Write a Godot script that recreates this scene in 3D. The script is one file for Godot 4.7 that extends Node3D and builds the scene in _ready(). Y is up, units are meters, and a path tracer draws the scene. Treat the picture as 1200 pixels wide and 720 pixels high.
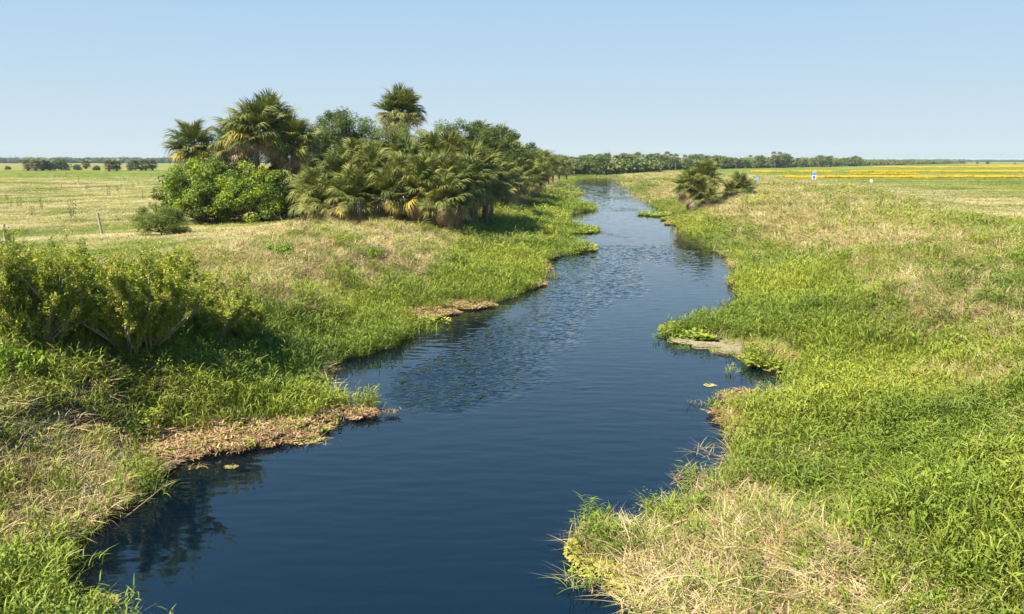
extends Node3D
# A canal through wet prairie seen from a low bridge: camera 6 m above the water, looking along -Z ("d" is distance along -Z).

const CAM_H := 6.0
const FPX := 933.0            # focal length in pixels of the 1200 x 720 photograph
const PITCH := 0.1823         # radians, camera looks down
var rng := RandomNumberGenerator.new()
var nz_a := FastNoiseLite.new()
var nz_b := FastNoiseLite.new()
var nz_c := FastNoiseLite.new()
var nz_w := FastNoiseLite.new()
var taken := {}
var M := {}

# ---------------------------------------------------------------- photo pixels to places
func pix(px: float, py: float, h := 0.0) -> Vector3:
	var dir := Vector3((px - 600.0) / FPX, -(py - 360.0) / FPX, -1.0).rotated(Vector3.RIGHT, -PITCH)
	var t := (h - CAM_H) / dir.y
	return Vector3(dir.x * t, h, dir.z * t)

func high(py: float, d: float) -> float:
	return CAM_H + d * tan(atan((360.0 - py) / FPX) - PITCH)

func side(px: float, d: float, y := 1.5) -> float:
	return (px - 600.0) / FPX * (d * cos(PITCH) + (CAM_H - y) * sin(PITCH))

# ---------------------------------------------------------------- naming
func numbered(called: String) -> String:
	var n: int = taken.get(called, 0)
	taken[called] = n + 1
	return called if n == 0 else "%s_%03d" % [called, n]

func tag(o: Node3D, label: String, category: String, group := "", kind := "") -> Node3D:
	if label: o.set_meta("label", label)
	if category: o.set_meta("category", category)
	if group: o.set_meta("group", group)
	if kind: o.set_meta("kind", kind)
	return o

func thing(called: String, at: Vector3, label: String, category: String, group := "", kind := "") -> Node3D:
	var o := Node3D.new()
	o.name = numbered(called)
	add_child(o)
	o.position = at
	tag(o, label, category, group, kind)
	return o

func part(called: String, mesh: Mesh, mat: Material, parent: Node3D, xf := Transform3D(), kind := "") -> MeshInstance3D:
	var o := MeshInstance3D.new()
	o.name = called
	o.mesh = mesh
	o.material_override = mat
	o.transform = xf
	if kind: o.set_meta("kind", kind)
	parent.add_child(o, true)
	return o

# ---------------------------------------------------------------- mesh helpers
var V := PackedVector3Array()
var C := PackedColorArray()
var N := PackedVector3Array()

func begin() -> void:
	V = PackedVector3Array(); C = PackedColorArray(); N = PackedVector3Array()

func tri(a: Vector3, b: Vector3, c: Vector3, col: Color) -> void:
	V.append(a); V.append(b); V.append(c)
	C.append(col); C.append(col); C.append(col)

func done(smooth := false) -> ArrayMesh:
	var a := []
	a.resize(Mesh.ARRAY_MAX)
	a[Mesh.ARRAY_VERTEX] = V
	a[Mesh.ARRAY_COLOR] = C
	if smooth: a[Mesh.ARRAY_NORMAL] = N
	var m := ArrayMesh.new()
	m.add_surface_from_arrays(Mesh.PRIMITIVE_TRIANGLES, a)
	return m

# a round tapered tube with smooth normals (use with done(true) only)
func tube(p: Array, r: Array, n: int, col: Color, rough := 0.0) -> void:
	var rings := []
	var nors := []
	for i in p.size():
		var t: Vector3 = (p[mini(i + 1, p.size() - 1)] - p[maxi(i - 1, 0)]).normalized()
		var u := t.cross(Vector3.RIGHT if absf(t.x) < 0.8 else Vector3.UP).normalized()
		var w := t.cross(u)
		var ring := []
		var nor := []
		for k in n:
			var a := TAU * k / n
			var dir := u * cos(a) + w * sin(a)
			ring.append(p[i] + dir * r[i] * (1.0 + rough * rng.randf_range(-1, 1)))
			nor.append(dir)
		rings.append(ring); nors.append(nor)
	for i in p.size() - 1:
		for k in n:
			var q := (k + 1) % n
			for v in [[i, k], [i + 1, k], [i + 1, q], [i, k], [i + 1, q], [i, q]]:
				V.append(rings[v[0]][v[1]]); N.append(nors[v[0]][v[1]]); C.append(col)
	for k in n:                    # end cap
		var q := (k + 1) % n
		var e := p.size() - 1
		var t2: Vector3 = (p[e] - p[e - 1]).normalized()
		V.append(rings[e][k]); V.append(p[e]); V.append(rings[e][q])
		for j in 3: N.append(t2); C.append(col)

# a grass blade or strap leaf: a tapering ribbon that bends over
func blade(root: Vector3, az: float, len: float, wid: float, bend: float, rise: float, col: Color, segs := 3) -> void:
	var out := Vector3(cos(az), 0, sin(az))
	var acr := Vector3(-sin(az), 0, cos(az)) * wid * 0.5
	var tw := rng.randf_range(-0.6, 0.6)
	acr = acr.rotated(out, tw)
	var pl := root - acr * 0.8
	var pr := root + acr * 0.8
	for i in range(1, segs + 1):
		var t := float(i) / segs
		var c := root + out * len * (bend * t * t + 0.12 * t) + Vector3.UP * len * rise * (t - 0.5 * bend * t * t)
		if i == segs:
			tri(pl, c, pr, col)
		else:
			var w := acr * (1.0 - 0.55 * t * t)
			tri(pl, c - w, pr, col); tri(pr, c - w, c + w, col)
			pl = c - w; pr = c + w

func tuft(sd: int, n: int, lmin: float, lmax: float, wid: float, spread: float, bmin: float, bmax: float, odd: Color, odd_share: float) -> ArrayMesh:
	rng.seed = sd
	begin()
	for i in n:
		var a := rng.randf() * TAU
		var r := sqrt(rng.randf()) * spread
		var root := Vector3(cos(a) * r, -0.04, sin(a) * r)
		var v := rng.randf_range(0.72, 1.22)
		var col := Color(v, v * rng.randf_range(0.93, 1.05), v * rng.randf_range(0.7, 1.2))
		if rng.randf() < odd_share: col = odd * rng.randf_range(0.8, 1.2)
		blade(root, rng.randf() * TAU, rng.randf_range(lmin, lmax), wid * rng.randf_range(0.6, 1.25), rng.randf_range(bmin, bmax), rng.randf_range(0.75, 1.0), col)
	return done()

# leafy reed-like stems: upright stalks with strap leaves in two ranks
func stems(sd: int, n: int, hgt: float, wid: float, spread: float, odd: Color, odd_share: float) -> ArrayMesh:
	rng.seed = sd
	begin()
	for i in n:
		var a := rng.randf() * TAU
		var r := sqrt(rng.randf()) * spread
		var root := Vector3(cos(a) * r, -0.04, sin(a) * r)
		var hh := hgt * rng.randf_range(0.6, 1.1)
		var az := rng.randf() * TAU
		var lean := Vector3(cos(a), 0, sin(a)) * rng.randf_range(0.0, 0.35)
		var v := rng.randf_range(0.75, 1.2)
		var col := Color(v, v * rng.randf_range(0.94, 1.05), v * rng.randf_range(0.7, 1.2))
		if rng.randf() < odd_share: col = odd * rng.randf_range(0.8, 1.2)
		blade(root, az, hh, wid * 0.5, 0.1, 1.0, col, 2)
		for k in 5:
			var t := 0.25 + 0.17 * k
			var p := root + (Vector3.UP + lean * t) * hh * t
			blade(p, az + PI * k + rng.randf_range(-0.5, 0.5), hgt * rng.randf_range(0.38, 0.62), wid * rng.randf_range(0.8, 1.3), rng.randf_range(0.5, 1.0), 0.75, col)
	return done()

func forb(sd: int) -> ArrayMesh:      # broad leaved weed
	rng.seed = sd
	begin()
	for i in 70:
		var a := rng.randf() * TAU
		var y := rng.randf_range(0.03, 0.42)
		var p := Vector3(cos(a), 0, sin(a)) * sqrt(rng.randf()) * 0.24 + Vector3.UP * y
		var v := rng.randf_range(0.75, 1.25)
		leaf(p, (Vector3.UP + rdir() * 0.8).normalized(), rng.randf_range(0.018, 0.04), 0.5, Color(v, v, v))
	for i in 8: blade(Vector3(rng.randf_range(-0.15, 0.15), -0.03, rng.randf_range(-0.15, 0.15)), rng.randf() * TAU, 0.4, 0.01, 0.2, 1.0, Color(1.1, 0.9, 1.0), 2)
	return done()

func leaf(p: Vector3, nrm: Vector3, s: float, wide: float, col: Color) -> void:
	var u := nrm.cross(Vector3(rng.randf_range(-1, 1), rng.randf_range(-1, 1), rng.randf_range(-1, 1))).normalized()
	var w := nrm.cross(u) * s * wide
	u *= s
	var lift := nrm * s * 0.22
	tri(p - u, p + w + lift, p + u, col)
	tri(p - u, p + u, p - w + lift, col)

func rdir() -> Vector3:
	var z := rng.randf_range(-1, 1)
	var a := rng.randf() * TAU
	var r := sqrt(1 - z * z)
	return Vector3(r * cos(a), z, r * sin(a))

# crown of a broadleaf tree or shrub: lobes of leaves round branch ends
func crown_lobes(R: Vector3, cy: float, lobes: int, size: float, low := -0.97) -> Array:
	var out := []
	for i in lobes:
		var dir := rdir()
		if dir.y < low: dir.y = -dir.y
		if low < -0.9 and rng.randf() < 0.3: dir.y = -absf(dir.y)
		if low < -0.9 and dir.y < 0.0:      # shrubs keep their width down to the ground
			var fl := Vector2(dir.x, dir.z).normalized()
			dir = Vector3(fl.x, dir.y, fl.y)
		var p := dir * pow(rng.randf(), 0.35) * 0.82
		out.append([Vector3(p.x * R.x, cy + p.y * R.y, p.z * R.z), size * rng.randf_range(0.6, 1.25)])
	return out

func crown(lobes: Array, per: int, s: float, wide: float, tones: Array) -> ArrayMesh:
	begin()
	for L in lobes:
		var base: Color = tones[rng.randi() % tones.size()]
		for k in per:
			var dir := rdir()
			var p: Vector3 = L[0] + dir * L[1] * pow(rng.randf(), 0.4) * Vector3(1, 0.72, 1)
			var nn := (dir * 0.6 + Vector3.UP * 0.55 + rdir() * 0.75).normalized()
			var v := rng.randf_range(0.75, 1.25)
			leaf(p, nn, s * rng.randf_range(0.6, 1.2), wide, Color(base.r * v, base.g * v * rng.randf_range(0.95, 1.05), base.b * v))
	return done()

func limbs(lobes: Array, r0: float, fork: float, every: int) -> ArrayMesh:
	begin()
	tube([Vector3(0, -0.25, 0), Vector3(0.03, fork * 0.5, 0.02), Vector3(0, fork, 0)], [r0 * 1.25, r0, r0 * 0.85], 8, Color(1, 1, 1), 0.08)
	for i in range(0, lobes.size(), every):
		var e: Vector3 = lobes[i][0]
		var m := Vector3(e.x * 0.45, lerpf(fork, e.y, 0.55), e.z * 0.45) + rdir() * 0.12
		tube([Vector3(0, fork * 0.75, 0), m, e], [r0 * 0.6, r0 * 0.32, r0 * 0.08], 6, Color(1, 1, 1))
	return done(true)

# ---------------------------------------------------------------- materials
func mat(col: Color, rough := 0.8, spec := 0.3, back := 0.0) -> StandardMaterial3D:
	var m := StandardMaterial3D.new()
	m.albedo_color = col.linear_to_srgb()
	m.roughness = rough
	m.metallic_specular = spec
	m.cull_mode = BaseMaterial3D.CULL_DISABLED
	m.vertex_color_use_as_albedo = true
	if back > 0.0:
		m.backlight_enabled = true
		m.backlight = Color(back, back, back * 0.7).linear_to_srgb()
	return m

func noise_tex(freq: float, lo: float, hi: float, sd: int, px := 512) -> NoiseTexture2D:
	var n := FastNoiseLite.new()
	n.seed = sd
	n.frequency = freq
	n.fractal_octaves = 5
	var t := NoiseTexture2D.new()
	t.width = px; t.height = px
	t.seamless = true
	t.noise = n
	var g := Gradient.new()
	g.set_color(0, Color(lo, lo, lo)); g.set_color(1, Color(hi, hi, hi))
	t.color_ramp = g
	return t

# ---------------------------------------------------------------- the canal's outline and the ground
var poly := PackedVector2Array()      # x, d
var GX0 := -60.0
var GD0 := 0.0
var GS := 0.5
var GNX := 270
var GND := 640
var sdf := PackedFloat32Array()
var xl := PackedFloat32Array()
var xr := PackedFloat32Array()
var straw_blobs := []
var bare_blobs := []
var mat_blobs := []
var lush_blobs := []

func outline() -> void:
	# [x, y, height of what hides the edge there]
	var left := [[150, 770, 0], [120, 728, 0], [84, 712, 0], [60, 692, 0], [54, 668, 0], [72, 644, 0], [104, 624, 0], [146, 600, 0], [182, 575, 0], [190, 552, 0], [212, 540, 0], [250, 534, 0], [300, 528, 0],
		[338, 516, 0], [366, 496, 0], [405, 484, 0], [440, 478, 0], [446, 468, 0.1], [400, 462, 0.3], [374, 452, 0.3], [374, 438, 0.2], [392, 426, 0], [440, 414, 0], [474, 402, 0], [490, 388, 0], [470, 378, 0], [492, 370, 0],
		[540, 361, 0], [590, 352, 0], [620, 342, 0], [640, 328, 0], [632, 314, 0.1], [650, 302, 0], [690, 295, 0], [692, 291, 0], [662, 286, 0.1], [640, 280, 0.2], [660, 276, 0], [688, 272, 0], [685, 266, 0.2], [664, 261, 0.3], [662, 252, 0], [694, 247, 0],
		[695, 240, 0.2], [668, 233, 0.3], [665, 230, 0.1], [682, 228, 0], [681, 225, 0.3], [667, 220, 0.3], [666, 215, 0.2], [674, 211.5, 0], [690, 209.5, 0]]
	var right := [[722, 209.5, 0], [728, 214, 0], [743, 222, 0], [746, 230, 0], [764, 238, 0], [772, 245, 0], [790, 250, 0], [794, 256, 0], [791, 264, 0], [806, 273, 0], [826, 286, 0], [846, 298, 0], [860, 310, 0],
		[868, 321, 0], [857, 330, 0], [866, 342, 0.1], [872, 356, 0.2], [850, 366, 0.2], [818, 372, 0.2], [797, 384, 0.1], [778, 397, 0], [790, 404, 0], [840, 414, 0], [874, 424, 0], [884, 436, 0], [924, 437, 0], [946, 444, 0], [930, 451, 0.25], [876, 454, 0.3], [850, 464, 0.3],
		[852, 480, 0.2], [862, 498, 0.2], [858, 520, 0.2], [850, 544, 0.3], [826, 560, 0.3], [792, 576, 0.3], [764, 592, 0.35], [720, 600, 0.35], [684, 600, 0.3], [664, 618, 0.1], [660, 640, 0], [668, 658, 0], [700, 678, 0], [724, 702, 0], [748, 722, 0], [780, 760, 0]]
	for e in left:
		var p := pix(e[0], e[1], e[2])
		poly.append(Vector2(p.x, -p.z))
	poly.append(Vector2(16, 272)); poly.append(Vector2(-10, 276)); poly.append(Vector2(-10, 284)); poly.append(Vector2(34, 281))
	for e in right:
		var p := pix(e[0], e[1], e[2])
		poly.append(Vector2(p.x, -p.z))
	poly.append(Vector2(3.2, 4)); poly.append(Vector2(4, -20)); poly.append(Vector2(-7, -20)); poly.append(Vector2(-5.6, 5))
	var n := poly.size()
	sdf.resize(GNX * GND)
	xl.resize(GND); xr.resize(GND)
	for j in GND:
		var d := GD0 + j * GS
		var segs := []
		for k in n:
			var a := poly[k]
			var b := poly[(k + 1) % n]
			if minf(a.y, b.y) < d + 13.0 and maxf(a.y, b.y) > d - 13.0: segs.append([a, b])
		var lo := 1e9
		var hi := -1e9
		for i in GNX:
			var p := Vector2(GX0 + i * GS, d)
			var best := 13.0
			for s in segs:
				var q := Geometry2D.get_closest_point_to_segment(p, s[0], s[1])
				var dd := p.distance_to(q)
				if dd < best: best = dd
			if Geometry2D.is_point_in_polygon(p, poly):
				lo = minf(lo, p.x); hi = maxf(hi, p.x)
				best = -best
			sdf[j * GNX + i] = best
		xl[j] = lo if lo < 1e8 else (xl[j - 1] if j > 0 else -6.0)
		xr[j] = hi if hi > -1e8 else (xr[j - 1] if j > 0 else 4.0)

func edge_left(d: float) -> float:
	return xl[clampi(int((d - GD0) / GS), 0, GND - 1)]

func edge_right(d: float) -> float:
	return xr[clampi(int((d - GD0) / GS), 0, GND - 1)]

# metres from the water's edge, negative in the water
func shore(x: float, d: float) -> float:
	var far := maxf(edge_left(d) - x, x - edge_right(d))
	var u := (x - GX0) / GS
	var v := (d - GD0) / GS
	if u < 0 or v < 0 or u >= GNX - 1 or v >= GND - 1:
		return maxf(far, 13.0) if d > 310 or far > 0 else far
	var i := int(u)
	var j := int(v)
	u -= i; v -= j
	var o := j * GNX + i
	var s := lerpf(lerpf(sdf[o], sdf[o + 1], u), lerpf(sdf[o + GNX], sdf[o + GNX + 1], u), v)
	s += 0.16 * nz_b.get_noise_2d(x * 1.3, d * 1.3)
	return s if s < 12.5 else maxf(s, far)

func is_left(x: float, d: float) -> bool:
	return x < 0.5 * (edge_left(d) + edge_right(d))

func ground_h(x: float, d: float, s: float) -> float:
	if s < 0.0:
		return maxf(-0.9, -0.06 + s * 0.6)
	var y: float
	if is_left(x, d):
		var w := lerpf(4.6, 11.0, smoothstep(18.0, 50.0, d))
		y = 1.75 * smoothstep(0.3, w, s) - 0.75 * smoothstep(w + 6.0, w + 26.0, s)
	else:
		var e := lerpf(16.0, 28.0, smoothstep(50.0, 120.0, d))
		y = 1.95 * smoothstep(0.3, 8.0, s) - 1.05 * smoothstep(e, e + 12.0, s)
	if d > 225.0: y *= 1.0 - 0.8 * smoothstep(228.0, 262.0, d) * (1.0 - smoothstep(330.0, 400.0, d)) * (1.0 - smoothstep(34.0, 60.0, x))
	if s < 4.0: y *= 1.0 - clampf(blobs_at(mat_blobs, x, d), 0.0, 0.95)
	y += 0.05 + (0.30 * nz_b.get_noise_2d(x, d) * (1.0 - smoothstep(18.0, 26.0, s)) + 0.2 * nz_a.get_noise_2d(x * 2.0, d * 2.0)) * smoothstep(0.2, 3.0, s)
	return y

func gy(x: float, d: float) -> float:
	return ground_h(x, d, shore(x, d))

func blob(list: Array, px: float, py: float, rx: float, ry: float, amount: float, h := 1.1) -> void:
	var c := pix(px, py, h)
	var a := pix(px, minf(py + ry, 719.0), h)
	var b := pix(px, maxf(py - ry, 191.0), h)
	list.append([c.x, -c.z, rx / FPX * -c.z, 0.5 * (a.z - b.z), amount])

func blobs_at(list: Array, x: float, d: float) -> float:
	var s := 0.0
	for b in list:
		var u: float = (x - b[0]) / b[2]
		var v: float = (d - b[1]) / b[3]
		var q := u * u + v * v
		if q < 4.0: s += b[4] * exp(-q * 1.2)
	return s

# what grows at a place
var z_straw := 0.0
var z_tone := 0.5
var z_tall := 1.0
var z_bare := 0.0
var z_open := 0.0          # short pasture or field

func zone(x: float, d: float, s: float) -> void:
	var n1 := nz_a.get_noise_2d(x, d)
	var n2 := nz_b.get_noise_2d(x + 300.0, d)
	var n3 := nz_c.get_noise_2d(x * 3.0, d * 3.0)
	z_bare = clampf(blobs_at(bare_blobs, x, d), 0, 1)
	z_open = 0.0
	z_tall = clampf(1.0 + 0.35 * n1 + 0.7 * nz_b.get_noise_2d(x * 0.8, d * 0.8 + 70.0), 0.5, 1.7)
	if is_left(x, d):
		z_straw = 0.10 + 0.58 * smoothstep(1.2, 6.0, s) + blobs_at(straw_blobs, x, d) - blobs_at(lush_blobs, x, d) + 0.55 * n2 + 0.2 * n1
		z_tone = 0.55 + 0.6 * n1 + 0.25 * n3
		var w := lerpf(11.0, 16.0, smoothstep(20.0, 60.0, d))
		z_open = smoothstep(w, w + 5.0, s + 3.0 * n1)
		if z_open > 0.0:
			var p := nz_a.get_noise_2d(x * 1.3, d * 1.0) + 0.5 * nz_b.get_noise_2d(x * 0.7, d * 0.6) + 0.4 * nz_c.get_noise_2d(x * 1.5, d * 1.8)
			z_straw = lerpf(z_straw, 0.42 + 0.9 * p, z_open)
			z_tone = lerpf(z_tone, 0.46 + 0.5 * n3, z_open)
			z_tall = lerpf(z_tall, 0.42, z_open)
	else:
		z_straw = 0.34 + 0.15 * smoothstep(2.0, 8.0, s) + blobs_at(straw_blobs, x, d) - blobs_at(lush_blobs, x, d) + 0.5 * n2 + 0.25 * n1
		z_tone = 0.55 + 0.5 * n1 + 0.3 * n3
		var e := lerpf(17.0, 29.0, smoothstep(50.0, 120.0, d))
		z_open = smoothstep(e, e + 6.0, s + 4.0 * n1)
		if z_open > 0.0:
			var dry := 1.0 - smoothstep(e + 16.0, e + 34.0, s + 6.0 * n1)
			var p := nz_a.get_noise_2d(x * 0.4, d * 1.0)
			z_straw = lerpf(z_straw, lerpf(0.08 + 0.4 * p, 0.52 + 0.5 * p, dry), z_open)
			z_tone = lerpf(z_tone, lerpf(0.5 + 0.6 * p, 0.25, dry), z_open)
			z_tall = lerpf(z_tall, 0.5, z_open)
	if d > 225.0 and d < 400.0: z_straw -= 0.5 * smoothstep(228.0, 262.0, d) * (1.0 - smoothstep(34.0, 60.0, x))
	z_straw = clampf(z_straw + 0.35 * nz_b.get_noise_2d(x * 3.0 - 50.0, d * 3.0) * (1.0 - z_open), 0.0, 0.86)
	z_tone = clampf(z_tone, 0.0, 1.0)

const GREEN_DARK := Color(0.078, 0.130, 0.018)
const GREEN_MID := Color(0.160, 0.215, 0.024)
const GREEN_YELLOW := Color(0.265, 0.290, 0.034)
const STRAW := Color(0.52, 0.43, 0.245)
const STRAW_BROWN := Color(0.27, 0.185, 0.085)

func green(tone: float) -> Color:
	return GREEN_DARK.lerp(GREEN_MID, tone * 2.0) if tone < 0.5 else GREEN_MID.lerp(GREEN_YELLOW, tone * 2.0 - 1.0)

func steps(list: Array) -> PackedFloat32Array:
	var out := PackedFloat32Array()
	for l in list:
		var a: float = l[0]
		while a < l[1] - 1e-4:
			out.append(a)
			a += l[2] if l.size() < 4 else maxf(l[2], absf(a) * l[3])
	return out

func build_ground() -> void:
	var xp := steps([[0.0, 45.0, 0.5], [45.0, 4200.0, 0.8, 0.05]])
	var xs := PackedFloat32Array()
	for i in range(xp.size() - 1, 0, -1): xs.append(-xp[i])
	xs.append_array(xp)
	var ds := steps([[-60.0, 0.0, 8.0], [0.0, 6.0, 1.0], [6.0, 60.0, 0.4], [60.0, 320.0, 0.6, 0.009], [320.0, 6000.0, 4.0, 0.03]])
	var v := PackedVector3Array()
	var c := PackedColorArray()
	var idx := PackedInt32Array()
	var nx := xs.size()
	for j in ds.size():
		for i in nx:
			var x := xs[i]
			var d := ds[j]
			var s := shore(x, d)
			v.append(Vector3(x, ground_h(x, d, s), -d))
			zone(x, d, s)
			var col := Color(0.15, 0.115, 0.068).lerp(green(z_tone).lerp(STRAW, z_straw) * 0.7, 0.5)
			var open := green(z_tone).lerp(Color(0.31, 0.25, 0.115), z_straw) * 0.8
			col = col.lerp(open, z_open)
			col = col.lerp(Color(0.135, 0.105, 0.075), z_bare)
			if s < 0.1: col = Color(0.09, 0.072, 0.042)
			c.append(col)
	for j in ds.size() - 1:
		for i in nx - 1:
			var o := j * nx + i
			idx.append_array([o, o + nx, o + nx + 1, o, o + nx + 1, o + 1])
	var st := SurfaceTool.new()
	var a := []
	a.resize(Mesh.ARRAY_MAX)
	a[Mesh.ARRAY_VERTEX] = v; a[Mesh.ARRAY_COLOR] = c; a[Mesh.ARRAY_INDEX] = idx
	st.create_from_arrays(a)
	st.generate_normals()
	var m := mat(Color(1, 1, 1), 0.95, 0.15)
	m.albedo_texture = noise_tex(0.02, 0.55, 1.35, 5)
	m.uv1_triplanar = true; m.uv1_world_triplanar = true
	m.uv1_scale = Vector3(0.31, 0.31, 0.31)
	m.detail_enabled = false
	var g := MeshInstance3D.new()
	g.name = "ground"
	g.mesh = st.commit()
	g.material_override = m
	add_child(g)
	tag(g, "gently sloping canal banks and flat prairie", "ground", "", "structure")

func build_water() -> void:
	# the surface carries real ripples; wind ruffles it in patches
	var ruffle := []
	for b in [[525, 450, 80, 38, 1.1], [590, 405, 65, 34, 1.1], [655, 360, 55, 32, 1.2], [700, 322, 50, 24, 1.1], [750, 298, 60, 14, 1.1], [700, 274, 50, 8, 0.7], [735, 247, 50, 5, 0.6], [720, 232, 60, 4, 0.5], [700, 220, 60, 4, 0.5]]:
		blob(ruffle, b[0], b[1], b[2], b[3], b[4], 0.0)
	var ds := steps([[-20.0, 6.0, 1.0], [6.0, 308.0, 0.05, 0.0036]])
	var nx := 210
	var v := PackedVector3Array()
	var nn := PackedVector3Array()
	var idx := PackedInt32Array()
	var wide := 0.0
	for j in ds.size():
		var d := ds[j]
		var l := 1e9
		var r := -1e9
		for k in range(-6, 7):
			l = minf(l, edge_left(d + k)); r = maxf(r, edge_right(d + k))
		l -= 1.5; r += 1.5
		for i in nx:
			var x := lerpf(l, r, float(i) / (nx - 1))
			var p := Vector3(x, 0, -d)
			var R := smoothstep(0.3, 0.85, blobs_at(ruffle, x, d) + 0.55 * nz_a.get_noise_2d(x * 2.0, d * 0.9) + 0.3 * nz_b.get_noise_2d(x, d * 0.4))
			var calm := 0.0036
			var e := 0.02
			var h0 := wave(x, d, calm, R)
			var gx := (wave(x + e, d, calm, R) - h0) / e
			var gd := (wave(x, d + e, calm, R) - h0) / e
			p.y = h0
			v.append(p)
			nn.append(Vector3(-gx, 1.0, gd).normalized())
	for j in ds.size() - 1:
		for i in nx - 1:
			var o := j * nx + i
			idx.append_array([o, o + nx, o + nx + 1, o, o + nx + 1, o + 1])
	var a := []
	a.resize(Mesh.ARRAY_MAX)
	a[Mesh.ARRAY_VERTEX] = v; a[Mesh.ARRAY_NORMAL] = nn; a[Mesh.ARRAY_INDEX] = idx
	var me := ArrayMesh.new()
	me.add_surface_from_arrays(Mesh.PRIMITIVE_TRIANGLES, a)
	var m := StandardMaterial3D.new()
	m.albedo_color = Color(0.0008, 0.0036, 0.0082).linear_to_srgb()
	m.roughness = 0.04
	m.metallic_specular = 0.46
	var w := MeshInstance3D.new()
	w.name = "water"
	w.mesh = me
	w.material_override = m
	add_child(w)
	tag(w, "dark blue rippled canal water", "water", "", "structure")

func wave(x: float, d: float, calm: float, R: float) -> float:
	var h := calm * nz_w.get_noise_2d(x * 0.9 + d * 0.25, d * 2.6) + 0.0006 * nz_w.get_noise_2d(x * 2.2 - 40.0, d * 9.0 + x * 0.8)
	if R > 0.01:
		h += R * 0.016 * nz_w.get_noise_2d(x * 3.6 + 90.0 + d * 0.5, d * 7.0)
	return h

# ---------------------------------------------------------------- scattered plants
func put(buf: PackedFloat32Array, p: Vector3, turn: float, sx: float, sy: float, col: Color, tilt := Vector3.ZERO) -> void:
	var b := Basis(Vector3.UP, turn).scaled(Vector3(1, 1, 1))
	if tilt != Vector3.ZERO: b = Basis(tilt.normalized(), tilt.length()) * b
	var X := b.x * sx
	var Y := b.y * sy
	var Z := b.z * sx
	buf.append_array([X.x, Y.x, Z.x, p.x, X.y, Y.y, Z.y, p.y, X.z, Y.z, Z.z, p.z, col.r, col.g, col.b, 1.0])

func strew(called: String, label: String, category: String, meshes: Array, bufs: Array, m: Material, piece: String) -> void:
	var root := thing(called, Vector3.ZERO, label, category, "", "stuff")
	for k in meshes.size():
		if bufs[k].size() == 0: continue
		var mm := MultiMesh.new()
		mm.transform_format = MultiMesh.TRANSFORM_3D
		mm.use_colors = true
		mm.mesh = meshes[k]
		mm.instance_count = bufs[k].size() / 16
		mm.buffer = bufs[k]
		var o := MultiMeshInstance3D.new()
		o.name = piece
		o.multimesh = mm
		o.material_override = m
		o.set_meta("kind", "stuff")
		root.add_child(o, true)

func in_view(x: float, d: float, y: float) -> bool:
	var z := d * cos(PITCH) + (CAM_H - y) * sin(PITCH)
	return z > 1.0 and absf(x / z) < 0.80

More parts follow.
